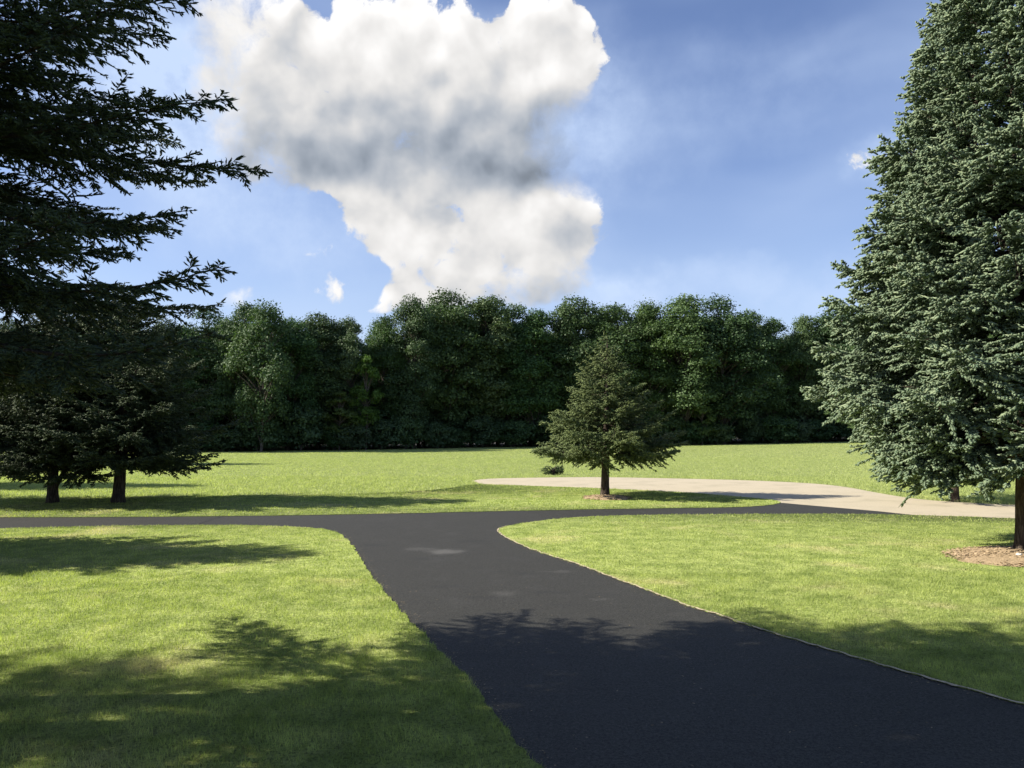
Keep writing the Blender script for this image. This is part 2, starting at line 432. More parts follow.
gv = sheet('gravel_drive', grav_poly, .002 + .0, M_grav); tag(gv, kind='structure')
lL = sheet('lawn', lawn_L, .018, M_lawn, .04); lR = sheet('lawn', lawn_R, .018, M_lawn, .04); lI = sheet('grass_verge', isl, .018, M_lawn, .04)
for o in (lL, lR, lI): tag(o, kind='structure')

# pale dry edge strip along the right lawn
def strip(name, path, w, z, mat, jitter=.3):
    p = np.array(path); d = np.gradient(p, axis=0); nn = np.c_[-d[:, 1], d[:, 0]] / np.maximum(np.hypot(d[:, 0], d[:, 1]), 1e-6)[:, None]
    ww = w * (1 + jitter * rngE.normal(0, 1, len(p)))[:, None]
    a, b_ = p + nn * ww, p - nn * w * .6
    n_ = len(p); V = np.vstack([np.c_[a, np.full(n_, z)], np.c_[b_, np.full(n_, z + .004)]])
    k = np.arange(n_ - 1)
    return link(name, npmesh(name, V, 4, np.stack([k, k + 1, k + 1 + n_, k + n_], 1).ravel(), mat))
M_edge = gravel_mat('dry_soil_edge', (.26, .21, .13), (.46, .39, .27), (.16, .16, .07))
se = strip('soil_edge', r_edge[: int(len(r_edge) * .60)], .020, .023, M_edge, .55); tag(se, kind='structure')

# crack across the far road, a thin near-black strip
M_crack, n, out = material('crack_dark'); p = n.n('ShaderNodeBsdfPrincipled'); p.inputs['Base Color'].default_value = (.006, .006, .006, 1)
p.inputs['Roughness'].default_value = .8; M_crack.node_tree.links.new(p.outputs[0], out.inputs[0])
cr = resample(np.array(pix((199, 524), (206, 521.5), (212, 519.5), (222, 517.2))), .15)
cr[:, 0] += rngE.normal(0, .02, len(cr))
ck = strip('pavement_crack', cr, .025, .0105, M_crack, .4); tag(ck, kind='structure')

# ------------------------------------------------------------------ grass blades
def inside(px_, py_, poly):
    poly = np.asarray(poly); x1, y1 = poly[:, 0], poly[:, 1]; x2, y2 = np.roll(x1, -1), np.roll(y1, -1)
    r_ = np.zeros(len(px_), bool)
    for a, b_, c_, d in zip(x1, y1, x2, y2):
        if b_ == d: continue
        m_ = ((b_ > py_) != (d > py_)) & (px_ < (c_ - a) * (py_ - b_) / (d - b_) + a)
        r_ ^= m_
    return r_

def simp(p, tol=6): return p[::tol]
def blades(rng, n_per_m2, d0, d1, h, w, polys_in, polys_out, z):
    X1 = .70 * d1 + 1.2
    n_ = int(n_per_m2 * (d1 - d0) * 2 * X1)
    y = rng.uniform(d0, d1, n_); x = rng.uniform(-X1, X1, n_)
    keep = np.abs(x) < .70 * y + 1.2; x, y = x[keep], y[keep]
    if polys_in:
        m_ = np.zeros(len(x), bool)
        for q in polys_in: m_ |= inside(x, y, q)
    else: m_ = np.ones(len(x), bool)
    for q in polys_out: m_ &= ~inside(x, y, q)
    x, y = x[m_], y[m_]
    # clumpy heights
    cl = np.sin(x * 3.1 + np.sin(y * 2.3) * 2) * np.sin(y * 2.7 + np.sin(x * 1.9) * 2) * .25 + 1 + .25 * np.sin(x * 11.3 + 3 * np.sin(y * 7.1)) * np.sin(y * 9.7 + 3 * np.sin(x * 6.3))
    n_ = len(x); hh = h * rng.uniform(.45, 1.15, n_) * cl; ww = w * rng.uniform(.6, 1.2, n_)
    th = rng.uniform(0, 2 * np.pi, n_); lean = np.clip(rng.normal(.45, .3, n_), 0, 1.2) * hh; la = rng.uniform(0, 2 * np.pi, n_)
    zb = (terrain(x, y) if z is None else z) - .005 + np.zeros(n_)
    P0 = np.c_[x - np.cos(th) * ww / 2, y - np.sin(th) * ww / 2, zb]
    P1 = np.c_[x + np.cos(th) * ww / 2, y + np.sin(th) * ww / 2, zb]
    P2 = np.c_[x + np.cos(la) * lean, y + np.sin(la) * lean, zb + hh]
    return np.stack([P0, P1, P2], 1).reshape(-1, 3), np.repeat(np.clip(rng.uniform(0, 1, n_) * .7 + (cl - 1) * .5 + .15, 0, 1), 3)

rg = np.random.default_rng(11)
lawns = [lawn_L[::3], lawn_R[::3], isl]
parts = [blades(rg, 2700, 6.0, 11.0, .062, .0060, lawns, [], .018), blades(rg, 1500, 11.0, 17.0, .058, .009, lawns, [], .018),
         blades(rg, 520, 17.0, 26.0, .05, .014, lawns, [], .018), blades(rg, 190, 26.0, 46.0, .055, .026, lawns, [], .018)]
V = np.vstack([a for a, _ in parts]); S = np.concatenate([s for _, s in parts])
lg_ = link('lawn_grass', npmesh('lawn_grass', V, 3, np.arange(len(V)), blade_mat('lawn_blades', LAWN), {'shade': S}))
tag(lg_, 'short mown green grass on the lawns beside the asphalt drive', 'grass', kind='stuff')
outp = [isl, grav_poly, np.array(asph), lawn_R[::3]]
parts = [blades(rg, 260, 30.0, 52.0, .11, .022, None, outp, None), blades(rg, 130, 52.0, 85.0, .08, .030, None, [grav_poly], None), blades(rg, 50, 85.0, 140.0, .08, .05, None, [], None)]
V = np.vstack([a for a, _ in parts]); S = np.concatenate([s for _, s in parts])
fg_ = link('field_grass', npmesh('field_grass', V, 3, np.arange(len(V)), blade_mat('field_blades', FIELD, (.55, .8)), {'shade': S}))
tag(fg_, 'taller unmown light green grass covering the open field before the woods', 'grass', kind='stuff')

# ------------------------------------------------------------------ tree building
def frames(d):
    up = np.tile([0., 0, 1], (len(d), 1)); up[np.abs(d[:, 2]) > .95] = [1, 0, 0]
    a = np.cross(d, up); a /= np.linalg.norm(a, axis=1)[:, None]
    return a, np.cross(a, d)

def tubes(P0, P1, r0, r1, sides=4):
    d = P1 - P0; L = np.linalg.norm(d, axis=1); d = d / np.maximum(L, 1e-6)[:, None]
    a, b_ = frames(d); n_ = len(P0)
    th = np.arange(sides) / sides * 2 * np.pi
    ring = a[:, None] * np.cos(th)[None, :, None] + b_[:, None] * np.sin(th)[None, :, None]
    V = np.concatenate([P0[:, None] + ring * r0[:, None, None], P1[:, None] + ring * r1[:, None, None]], 1).reshape(-1, 3)
    k = np.arange(sides); q = np.stack([k, (k + 1) % sides, (k + 1) % sides + sides, k + sides], 1)
    idx = (q[None] + (np.arange(n_) * 2 * sides)[:, None, None]).reshape(-1)
    return V, idx

def trunk_mesh(name, H, r, mat, limbs=None, rng=None, sides=12, flare=1.5, bend=.1):
    zz = np.r_[0, .12, .3, .7, np.linspace(1.3, H, 12)]; zz = zz[zz <= H]
    ctr = np.c_[bend * np.sin(zz * .35), bend * np.cos(zz * .27) - bend, zz]
    rr = r * (1 - zz / H * .93) * (1 + (flare - 1) * .6 * np.exp(-zz / .15))
    th = np.arange(sides) / sides * 2 * np.pi
    V = []
    for c_, q in zip(ctr, rr):
        lob = 1 + .07 * np.sin(th * 3 + c_[2] * .3) + rng.normal(0, .025, sides)
        V.append(np.c_[c_[0] + np.cos(th) * q * lob, c_[1] + np.sin(th) * q * lob, np.full(sides, c_[2])])
    V = np.vstack(V); n_ = len(zz); k = np.arange(sides)
    idx = np.concatenate([np.stack([i_ * sides + k, i_ * sides + (k + 1) % sides, (i_ + 1) * sides + (k + 1) % sides, (i_ + 1) * sides + k], 1).ravel() for i_ in range(n_ - 1)])
    V[:sides, 2] -= .15
    if limbs is not None:
        v2, i2 = tubes(*limbs); idx = np.concatenate([idx, i2 + len(V)]); V = np.vstack([V, v2])
    return npmesh(name, V, 4, idx, mat, smooth=True)

def spruce(name, seed, H, base, radf, wspace, per, s1, s2, nl, nw, dens, m_needle, m_bark, tr, bare=.2, droop=.12, side_len=.42, tipup=.10, jit=.45, slv=.06, tipfull=1.5, lvar=(.72, 1.12), inner_needles=True, hang=.25, zmax_detail=99, sublen=(.09, .22), gap=0.0, twist=.25, sag=.10, spin=.008, sidecap=1.3):
    rng = np.random.default_rng(seed)
    Lp0, Lp1, Lr0, Lr1 = [], [], [], []
    SP0, SP1, STip = [], [], []          # needled segments
    z = base
    while z < H - .25:
        k_ = per if z < H * .8 else max(3, per - 1)
        ph0 = rng.uniform(0, 2 * np.pi)
        coarse = 1.0 if z < zmax_detail else 1.6
        for q in range(k_):
            if rng.random() < gap: continue
            zz0 = min(z + rng.uniform(-jit, jit) * wspace, H - .2)
            ph = ph0 + q * 2 * np.pi / k_ + rng.uniform(-.3, .3)
            L = radf(zz0) * rng.uniform(*lvar)
            if L < .12: continue
            hfrac = (zz0 - base) / (H - base)
            slope = -droop + (droop + .75) * hfrac ** 1.6 + rng.uniform(-slv, slv)
            M_ = max(4, int(L / .35)); t = np.linspace(0, 1, M_ + 1)
            zc = L * (slope * t - sag * rng.uniform(.3, 1.3) * (1 - hfrac) * np.sin(np.pi * t * .8) + tipup * rng.uniform(0, 1.3) * t ** 3)
            bend = rng.uniform(-.12, .12)
            rad_ = L * t
            dirx, diry = np.cos(ph), np.sin(ph)
            px_ = dirx * rad_ - diry * L * bend * t * t; py_ = diry * rad_ + dirx * L * bend * t * t
            A = np.c_[px_, py_, zz0 + zc]
            br = (.007 + .0065 * L) * (1 - .85 * t)
            Lp0.append(A[:-1]); Lp1.append(A[1:]); Lr0.append(br[:-1]); Lr1.append(br[1:])
            # needles on the outer part of the main axis
            msk = t[:-1] > max(bare, .45)
            SP0.append(A[:-1][msk]); SP1.append(A[1:][msk]); STip.append((t[:-1][msk] > .8).astype(float))
            # side branches
            ns = int(L * (1 - bare) / (s1 * coarse)) * 2
            if ns < 2: continue
            ts = bare + (1 - bare) * (np.arange(ns) + rng.uniform(0, 1, ns)) / ns
            ts = np.clip(ts, 0, .99)
            B = np.stack([np.interp(ts, t, A[:, c_]) for c_ in range(3)], 1)
            ax = np.stack([np.interp(ts, t, np.gradient(A[:, c_])) for c_ in range(3)], 1); ax /= np.linalg.norm(ax, axis=1)[:, None]
            sd = np.where(np.arange(ns) % 2 == 0, 1., -1.)
            nrm = np.cross(ax, [0, 0, 1.]); nrm /= np.linalg.norm(nrm, axis=1)[:, None]
            ang = rng.uniform(.7, 1.05, ns)
            roll = rng.normal(0, twist, ns)
            lat = nrm * sd[:, None] * np.cos(roll)[:, None] + np.array([0, 0, 1.]) * np.sin(roll)[:, None]
            dv = ax * np.cos(ang)[:, None] + lat * np.sin(ang)[:, None]
            dv[:, 2] -= hang * rng.uniform(.2, 1, ns); dv /= np.linalg.norm(dv, axis=1)[:, None]
            sl_ = side_len * min(L, 3.4) * .5 * (np.minimum(1, (1 - ts) * tipfull) * .85 + .15) * np.minimum(1, (ts - bare) * 5 + .35) * rng.uniform(.55, 1.2, ns)
            sl_ = np.clip(sl_, .10, sidecap)
            mid = B + dv * (sl_ * .5)[:, None]
            dv2 = dv.copy(); dv2[:, 2] += rng.uniform(-.25, .2, ns); dv2 /= np.linalg.norm(dv2, axis=1)[:, None]
            end = mid + dv2 * (sl_ * .5)[:, None]
            Lp0.append(B); Lp1.append(mid); Lr0.append(np.full(ns, .006)); Lr1.append(np.full(ns, .004))
            tipf = (ts > .75).astype(float) * .5
            SP0 += [B + dv * (sl_ * .15)[:, None], mid]; SP1 += [mid, end]; STip += [tipf, tipf + .5]
            # twigs on side branches
            nk = np.maximum(1, (sl_ / (s2 * coarse)).astype(int)) * 2
            rep = np.repeat(np.arange(ns), nk); n2 = len(rep)
            tt = rng.uniform(.12, .98, n2)
            Bt = np.where((tt < .5)[:, None], B[rep] + (mid - B)[rep] * (tt * 2)[:, None], mid[rep] + (end - mid)[rep] * (tt * 2 - 1)[:, None])
            d0 = np.where((tt < .5)[:, None], dv[rep], dv2[rep])
            n3 = np.cross(d0, [0, 0, 1.]); n3 /= np.maximum(np.linalg.norm(n3, axis=1), 1e-6)[:, None]
            sg = rng.choice([-1., 1.], n2); rl = rng.normal(0, .45, n2); an = rng.uniform(.55, 1.0, n2)
            lt = n3 * (sg * np.cos(rl))[:, None] + np.array([0, 0, 1.]) * np.sin(rl)[:, None]
            dt = d0 * np.cos(an)[:, None] + lt * np.sin(an)[:, None]
            dt[:, 2] -= hang * rng.uniform(0, .7, n2)
            dt /= np.linalg.norm(dt, axis=1)[:, None]
            tl = rng.uniform(*sublen, n2) * (1.1 - .5 * tt) + .16 * sl_[rep] * (1 - tt) * rng.uniform(0, 1, n2)
            SP0.append(Bt); SP1.append(Bt + dt * tl[:, None]); STip.append(np.where(rng.random(n2) < .5, .6, .1))
        z += wspace * (1.0 if z < H * .7 else .75)
    # leader
    SP0.append(np.array([[0, 0, H - .7], [0, 0, H - .35]])); SP1.append(np.array([[0, 0, H - .35], [0, 0, H]])); STip.append(np.array([.2, 1.]))
    P0, P1, TP = np.vstack(SP0), np.vstack(SP1), np.concatenate(STip)
    # needles
    d = P1 - P0; ln = np.linalg.norm(d, axis=1); dn = d / np.maximum(ln, 1e-6)[:, None]
    K = np.maximum(2, (ln * dens).astype(int)); rep = np.repeat(np.arange(len(P0)), K); n_ = len(rep)
    a, b_ = frames(dn)
    t = rng.uniform(0, 1, n_); ph = rng.uniform(0, 2 * np.pi, n_)
    rad = a[rep] * np.cos(ph)[:, None] + b_[rep] * np.sin(ph)[:, None]; rad[:, 2] += .25
    nd = dn[rep] * rng.uniform(.35, .9, n_)[:, None] + rad * .8; nd /= np.linalg.norm(nd, axis=1)[:, None]
    o = P0[rep] + d[rep] * t[:, None]
    L_ = nl * rng.uniform(.7, 1.2, n_)
    side = np.cross(nd, rng.normal(0, 1, (n_, 3))); side /= np.maximum(np.linalg.norm(side, axis=1), 1e-6)[:, None]
    w_ = nw * rng.uniform(.7, 1.2, n_) / 2
    V = np.stack([o - side * w_[:, None], o + side * w_[:, None], o + nd * L_[:, None]], 1).reshape(-1, 3)
    tw = rng.uniform(0, 1, len(P0))[rep] * .6 + rng.uniform(0, 1, n_) * .4
    tp = np.clip(TP[rep] * (t > .35) * rng.uniform(.3, 1, n_), 0, 1)
    # the dense core of each needled shoot: a spindle round the twig
    ns_ = len(P0); a3 = rng.uniform(0, 2 * np.pi, ns_); mdl = P0 + d * .55; ring = []
    for k3 in range(3):
        ring.append(mdl + (a * np.cos(a3 + k3 * 2.0944)[:, None] + b_ * np.sin(a3 + k3 * 2.0944)[:, None]) * (spin * rng.uniform(.7, 1.3, ns_))[:, None])
    VS = np.stack([P0] + ring + [P1 + dn * nl * .4], 1).reshape(-1, 3)
    tri_ = np.array([[0, 2, 1], [0, 3, 2], [0, 1, 3], [4, 1, 2], [4, 2, 3], [4, 3, 1]])
    iS = (tri_[None] + (np.arange(ns_) * 5)[:, None, None] + len(V)).reshape(-1)
    tws = np.repeat(rng.uniform(0, 1, ns_) * .5, 5); tps = np.zeros((ns_, 5)); tps[:, 4] = TP; tps[:, 1:4] = (TP * .4)[:, None]
    crown = npmesh(name + '_crown', np.vstack([V, VS]), 3, np.r_[np.arange(len(V)), iS], m_needle, {'shade': np.r_[np.repeat(tw, 3), tws], 'tip': np.r_[np.repeat(tp, 3), tps.ravel()]})
    limbs = (np.vstack(Lp0), np.vstack(Lp1), np.concatenate(Lr0), np.concatenate(Lr1), 3)
    trunk = trunk_mesh(name + '_trunk', H * .97, tr, m_bark, limbs, rng)
    print(name, 'shoots', ns_, 'needles', n_, 'limb segs', len(limbs[0]))
    return crown, trunk

M_bark = bark_mat('spruce_bark', (.035, .026, .02), (.12, .095, .075))
M_near = foliage_mat('dark_spruce_needles', (.030, .050, .028), (.060, .088, .040), .12, .1, tipcol=(.085, .115, .055))
M_blue = foliage_mat('blue_spruce_needles', (.080, .130, .082), (.155, .220, .135), .16, .1, tipcol=(.30, .36, .21))
M_mid = foliage_mat('green_spruce_needles', (.060, .096, .038), (.125, .162, .060), .14, .06, tipcol=(.22, .26, .09))
M_pine = foliage_mat('pine_needles', (.07, .12, .045), (.13, .19, .07), .2, .1, tipcol=(.19, .26, .10))

def cone(H, base, rmax, top=.15, p=1.0, low=.9):
    def f(z):
        h = (z - base) / (H - base)
        r_ = rmax * (1 - h) ** p + top * (1 - h)
        if h < .12: r_ *= low + (1 - low) * h / .12
        return r_
    return f

GS = 'spruces standing in the lawn left of the drive'
# the near spruce whose trunk stands just outside the frame
crn, trk = spruce('near_spruce', 3, 19.0, 3.9, cone(19.0, 3.9, 4.75, p=1.05, low=.9), .42, 7, .095, .048, .028, .0085, 40, M_near, M_bark, .24, bare=.20, droop=.06, side_len=.64, tipup=.05, hang=.26, zmax_detail=11, twist=.32, sag=.08, spin=.013, sublen=(.06, .13), gap=.14)
n1 = thing('spruce_tree', (-7.1, 8.9, 0), 'tall dark spruce with airy boughs against the clouds, nearest tree on the left', 'spruce', GS, rot=.6)
link('crown', crn, n1); link('trunk', trk, n1)
n2 = copy_tree(n1, (-14.0, 4.0, 0), 'unseen tall spruce added outside the left edge to shade the foreground drive', rot=2.4, scale=1.05)  # unseen tree, put in to fill the shade over the foreground

n3 = copy_tree(n1, (-18.0, 8.2, 0), 'unseen spruce added outside the left edge to dapple the lawn with shade', rot=4.1, scale=.8)  # another unseen tree, put in for dappled shade on the left lawn
# medium spruces: mid tree and the trees left
def mid_spruce(nm, seed, H, base, rmax, p=.8, **kw):
    a = dict(wspace=.36, per=9, s1=.11, s2=.085, nl=.042, nw=.018, dens=28, spin=.024, sag=.14, m_needle=M_mid, m_bark=M_bark, tr=.20, bare=.14, droop=.02, side_len=.70, tipup=.12, hang=.30, twist=.3, sublen=(.08, .19), gap=.08)
    a.update(kw)
    return spruce(nm, seed, H, base, cone(H, base, rmax, p=p, low=.8), **a)
c2, t2 = mid_spruce('lone_spruce', 21, 7.5, 2.1, 3.95, p=1.28, gap=.07, jit=.3, slv=.05, tipfull=2.0, wspace=.42, per=10)
mx_, my_ = at(605, 497)
mid = thing('spruce_tree', (mx_, my_, 0), 'small green spruce standing alone on the verge beyond the road junction', 'spruce', None, rot=1.0)
link('crown', c2, mid); link('trunk', t2, mid)
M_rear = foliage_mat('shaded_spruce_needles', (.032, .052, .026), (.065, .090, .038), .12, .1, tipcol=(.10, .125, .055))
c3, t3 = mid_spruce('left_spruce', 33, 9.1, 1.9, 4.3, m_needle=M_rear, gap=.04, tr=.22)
G3 = 'spruces in a row beyond the far road at the left'
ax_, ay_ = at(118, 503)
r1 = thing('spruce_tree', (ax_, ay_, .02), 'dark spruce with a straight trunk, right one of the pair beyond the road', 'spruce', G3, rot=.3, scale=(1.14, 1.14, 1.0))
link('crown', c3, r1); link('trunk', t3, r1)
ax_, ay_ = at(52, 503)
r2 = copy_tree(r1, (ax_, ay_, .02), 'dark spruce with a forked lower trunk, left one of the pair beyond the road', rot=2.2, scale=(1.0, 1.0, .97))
# fork of that trunk
rngF = np.random.default_rng(8)
fp = np.array([[.05, 0, .55], [.35, -.1, 1.0], [.62, -.15, 1.5], [.8, -.2, 2.2]])
v_, i_ = tubes(fp[:-1], fp[1:], np.array([.11, .095, .08]), np.array([.095, .08, .05]), 8)
fk = link('forked_trunk', npmesh('forked_trunk', v_, 4, i_, M_bark, smooth=True), r2); fk.rotation_euler = (0, 0, -2.2)
copy_tree(r1, (-27.5, 32.5, 0), 'dark spruce left of the pair beyond the left road, outside the left edge', rot=3.9, scale=1.12)
copy_tree(r1, (-31.5, 42.5, 0), 'dark spruce farther back behind the pair beyond the left road', rot=5.1, scale=1.05)
copy_tree(r1, (-36.0, 70.0, float(terrain(-36, 70))), 'spruce far out in the field behind the left pair, casting a long thin shadow', rot=1.4, scale=1.05)
copy_tree(r1, (-18.7, 19.0, 0), 'spruce in the left lawn just outside the frame, its pointed shadow on the grass', rot=.9, scale=(1.15, 1.15, .95), group=GS)

# big blue-green spruce on the right
bx_, by_ = at(1027, 553)
c4, t4 = spruce('blue_spruce', 44, 18.5, 2.45, cone(18.5, 2.45, 5.3, p=.95, low=.62), .66, 14, .090, .070, .038, .015, 26, M_blue, M_bark, .25, jit=.08, slv=.02, tipfull=2.6, lvar=(.84, 1.06), bare=.30, droop=.02, side_len=1.0, sidecap=1.5, tipup=.06, hang=.42, zmax_detail=14.5, twist=.3, sublen=(.07, .16), gap=.02, spin=.031, sag=.12)
big = thing('spruce_tree', (bx_, by_, .02), 'huge dense blue green spruce at the right edge, mulch ring at its foot', 'spruce', None, rot=.2)
link('crown', c4, big); link('trunk', t4, big)

# ------------------------------------------------------------------ broadleaf trees
def broadleaf(name, seed, H, rx, base, ncl, crs, nleaf, leaf, m_leaf, m_bark, spiky=0.0, tr=.35, ovoid=.55):
    rng = np.random.default_rng(seed)
    cc = (H + base) / 2; rz = (H - base) / 2
    u = rng.normal(0, 1, (ncl, 3)); u /= np.linalg.norm(u, axis=1)[:, None]
    rr = rng.uniform(.35, 1.0, ncl) ** .5
    lob = 1 + .22 * np.sin(u[:, 0] * 4 + seed) + .18 * np.sin(u[:, 1] * 5 + 2 * seed)
    cx = u[:, 0] * rr * rx * .82 * lob; cy = u[:, 1] * rr * rx * .82 * lob; cz = u[:, 2] * rr * rz * .9
    wide = np.clip(1.05 - ovoid * np.clip((cz / rz), -1, 1) ** 2 * np.where(cz > 0, .75, .35), .3, 1.1)
    Cn = np.c_[cx * wide, cy * wide, cc + cz]
    cr_ = rng.uniform(*crs, ncl)
    hi = np.clip((Cn[:, 2] - cc) / rz, 0, 1); cr_ = cr_ * (1 - .12 * hi); Cn[:, 2] = np.where(Cn[:, 2] > H - cr_ * .8, H - cr_ * .8 - rng.uniform(0, .8, ncl), Cn[:, 2])
    # leaves
    w = cr_ ** 2; K = np.maximum(20, (nleaf * w / w.sum()).astype(int)); rep = np.repeat(np.arange(ncl), K); n_ = len(rep)
    v = rng.normal(0, 1, (n_, 3)); v[:, 2] = np.where(v[:, 2] < -.2, -v[:, 2] * rng.uniform(-.6, 1, n_), v[:, 2]); v /= np.linalg.norm(v, axis=1)[:, None]
    rad = rng.uniform(.45, 1.0, n_) ** .5 * (1 + .25 * np.sin(v[:, 0] * 7 + rep) * np.sin(v[:, 1] * 6 + rep * 2) + .18 * rng.normal(0, 1, n_))
    sc_ = np.array([1, 1, .85 + spiky])
    o = Cn[rep] + v * sc_ * (rad * cr_[rep])[:, None]
    nrm = v * .7 + rng.normal(0, .6, (n_, 3)); nrm[:, 2] += .45; nrm /= np.linalg.norm(nrm, axis=1)[:, None]
    a = np.cross(nrm, rng.normal(0, 1, (n_, 3))); a /= np.linalg.norm(a, axis=1)[:, None]; b_ = np.cross(nrm, a)
    s = leaf * rng.uniform(.5, 1.25, n_)[:, None] / 2
    V = np.stack([o - a * s, o - b_ * s * .7, o + a * s * 1.1, o + b_ * s * .7], 1).reshape(-1, 3)
    sh = rng.uniform(0, 1, ncl)[rep] * .55 + rng.uniform(0, 1, n_) * .45
    crown = npmesh(name + '_crown', V, 4, np.arange(len(V)), m_leaf, {'shade': np.repeat(sh, 4)})
    st_z = np.clip(Cn[:, 2] - rng.uniform(.15, .45, ncl) * H * .5, base * .6, H * .75)
    S0 = np.c_[np.zeros(ncl), np.zeros(ncl), st_z]; mid_ = (S0 + Cn) / 2; mid_[:, 2] += .25
    lr = .03 + .02 * np.linalg.norm(Cn - S0, axis=1)
    limbs = (np.vstack([S0, mid_]), np.vstack([mid_, Cn]), np.r_[lr, lr * .6], np.r_[lr * .6, lr * .2], 4)
    trunk = trunk_mesh(name + '_trunk', H * .82, tr, m_bark, limbs, rng, bend=.2)
    return crown, trunk

M_grey_bark = bark_mat('forest_bark', (.05, .042, .035), (.15, .13, .11))
M_lf = [foliage_mat('oak_leaves', (.034, .064, .028), (.078, .125, .046), .18, .15, scale=.4),
        foliage_mat('maple_leaves', (.040, .080, .028), (.088, .148, .048), .25, .14, scale=.4),
        foliage_mat('grey_green_leaves', (.050, .082, .036), (.120, .155, .070), .18, .18, scale=.4),
        foliage_mat('bright_leaves', (.055, .10, .022), (.125, .19, .045), .35, .12, scale=.4)]
PR = []
defs = [(22.5, 5.2, 1.5, 75, (1.1, 2.1), 24000, .40, 0), (24.5, 5.8, 2.0, 85, (1.2, 2.2), 27000, .42, 0), (21.0, 4.6, 1.2, 70, (1.0, 1.9), 22000, .38, 1),
        (23.5, 5.4, 1.5, 80, (1.1, 2.0), 25000, .40, 1), (23.0, 4.8, 2.2, 75, (1.0, 1.8), 22000, .40, 2), (19.0, 4.4, .8, 65, (1.0, 1.8), 20000, .36, 1)]
for q, (H, rx, bs, nc, cr2, nl_, lf, mi) in enumerate(defs):
    PR.append((H,) + broadleaf('forest_tree_%d' % q, 100 + q, H, rx, bs, int(nc * 1.35), cr2, int(nl_ * 1.7), lf * .78, M_lf[mi], M_grey_bark))
kinds = ['dark green oak with a rounded dense crown', 'tall dark oak with a broad billowing crown', 'mid green maple with a narrow crown', 'mid green maple with a full crown', 'grey green tree with paler leaves', 'shorter green tree with foliage to the ground']
roots = {}
GF = 'trees along the front of the woods'
def forest_y(x):      # the edge of the woods, nearer on the left
    return 112 + 24 * sstep((x + 60) / 75.0) + 6 * sstep((x - 10) / 60.0)
def put_tree(kind, x, y, h, rot, label, group):
    H, cm, tm = PR[kind]
    s = h / H
    z = float(terrain(x, y))
    ws = 1.0 + .22 * math.sin(x * 1.7 + y); sc = (s * 1.05 * ws, s * 1.05 * ws, s)
    if kind not in roots:
        r_ = thing('broadleaf_tree', (x, y, z - .05), label, 'tree', group, rot, sc)
        link('crown', cm, r_); link('trunk', tm, r_); roots[kind] = r_
        return r_
    return copy_tree(roots[kind], (x, y, z - .05), label, rot, sc, group)
rf = np.random.default_rng(77)
# (pixel x of the crown, pixel y of its top, kind)
front = [(205, 312, 0), (243, 306, 3), (288, 320, 5), (316, 317, 1), (348, 316, 4), (384, 318, 3), (414, 301, 1), (447, 295, 0), (487, 294, 4), (508, 303, 2), (535, 313, 3),
         (576, 301, 1), (618, 307, 3), (650, 304, 5), (684, 298, 3), (722, 301, 0), (746, 309, 2), (772, 321, 3), (804, 318, 3), (838, 311, 1), (872, 310, 0), (915, 318, 4), (950, 312, 3), (990, 310, 0), (1035, 314, 1), (1085, 312, 3), (1140, 314, 0),
         (165, 322, 1), (125, 318, 3), (85, 324, 0), (45, 318, 2), (5, 322, 1), (-40, 318, 3), (-90, 320, 0)]
ordw = {}
def where(px_):
    if px_ < 0: return 'past the left edge'
    if px_ < 190: return 'behind the left spruce pair'
    if px_ < 300: return 'beside the left spruces'
    if px_ < 420: return 'left of the low clouds'
    if px_ < 540: return 'under the low clouds'
    if px_ < 680: return 'behind the lone spruce'
    if px_ < 830: return 'right of the lone spruce'
    if px_ <= 1024: return 'behind the big right spruce'
    return 'past the right edge'
for (px_, py_, kd) in front:
    d = (px_ - 512) / FPX
    y = 125.0
    for _ in range(8): y = float(forest_y(d * y)) + 0
    y += rf.uniform(-2.5, 3.0); x = d * y
    z = float(terrain(x, y)); h = (CAM_H + (HORIZON - py_) / FPX * y - z) * 1.05
    put_tree(kd, x, y, h, rf.uniform(0, 6.28), '%g|front' % px_, GF)
for row, (off, hs) in enumerate(((9.0, .95), (19.0, 1.0), (32.0, 1.0))):
    for px_ in range(-80, 1180, 38 if row == 0 else 52):
        d = (px_ + rf.uniform(-8, 8) - 512) / FPX; y = 125.0
        for _ in range(8): y = float(forest_y(d * y)) + off
        y += rf.uniform(-2, 2); x = d * y; z = float(terrain(x, y))
        top = np.interp(px_, [q[0] for q in sorted(front)], [q[1] for q in sorted(front)]) + rf.uniform(2, 14)
        h = (CAM_H + (HORIZON - top) / FPX * y - z)
        put_tree(int(rf.integers(0, 6)), x, y, h, rf.uniform(0, 6.28), '%g|back' % px_, 'trees deeper in the woods')
# turn the notes into labels: each one singled out by look, place and neighbours
allt = [o for o in C.objects if o.type == 'EMPTY' and o.name.startswith('broadleaf_tree')]
tp = ['in the front row of the woods', 'standing back in the woods']
cnt = {}
names_m = {m.name: k for k, m in enumerate([PR[q][1] for q in range(6)])}
rows_ = []
for o in allt:
    px_, rw = o['label'].split('|')
    kd = names_m[o.children[0].data.name] if o.children[0].data.name in names_m else names_m[o.children[1].data.name]
    rows_.append((o, float(px_), kd, rw))
ordn = ['first', 'second', 'third', 'fourth', 'fifth', 'sixth', 'seventh', 'eighth', 'ninth', 'tenth', 'eleventh', 'twelfth']
from collections import defaultdict
gd = defaultdict(list)
short = ['rounded dark tree', 'broad dark tree', 'narrow green tree', 'full green tree', 'pale grey green tree', 'low bushy tree']
for o, px_, kd, rw in rows_: gd[(where(px_), rw, kd)].append((px_, o))
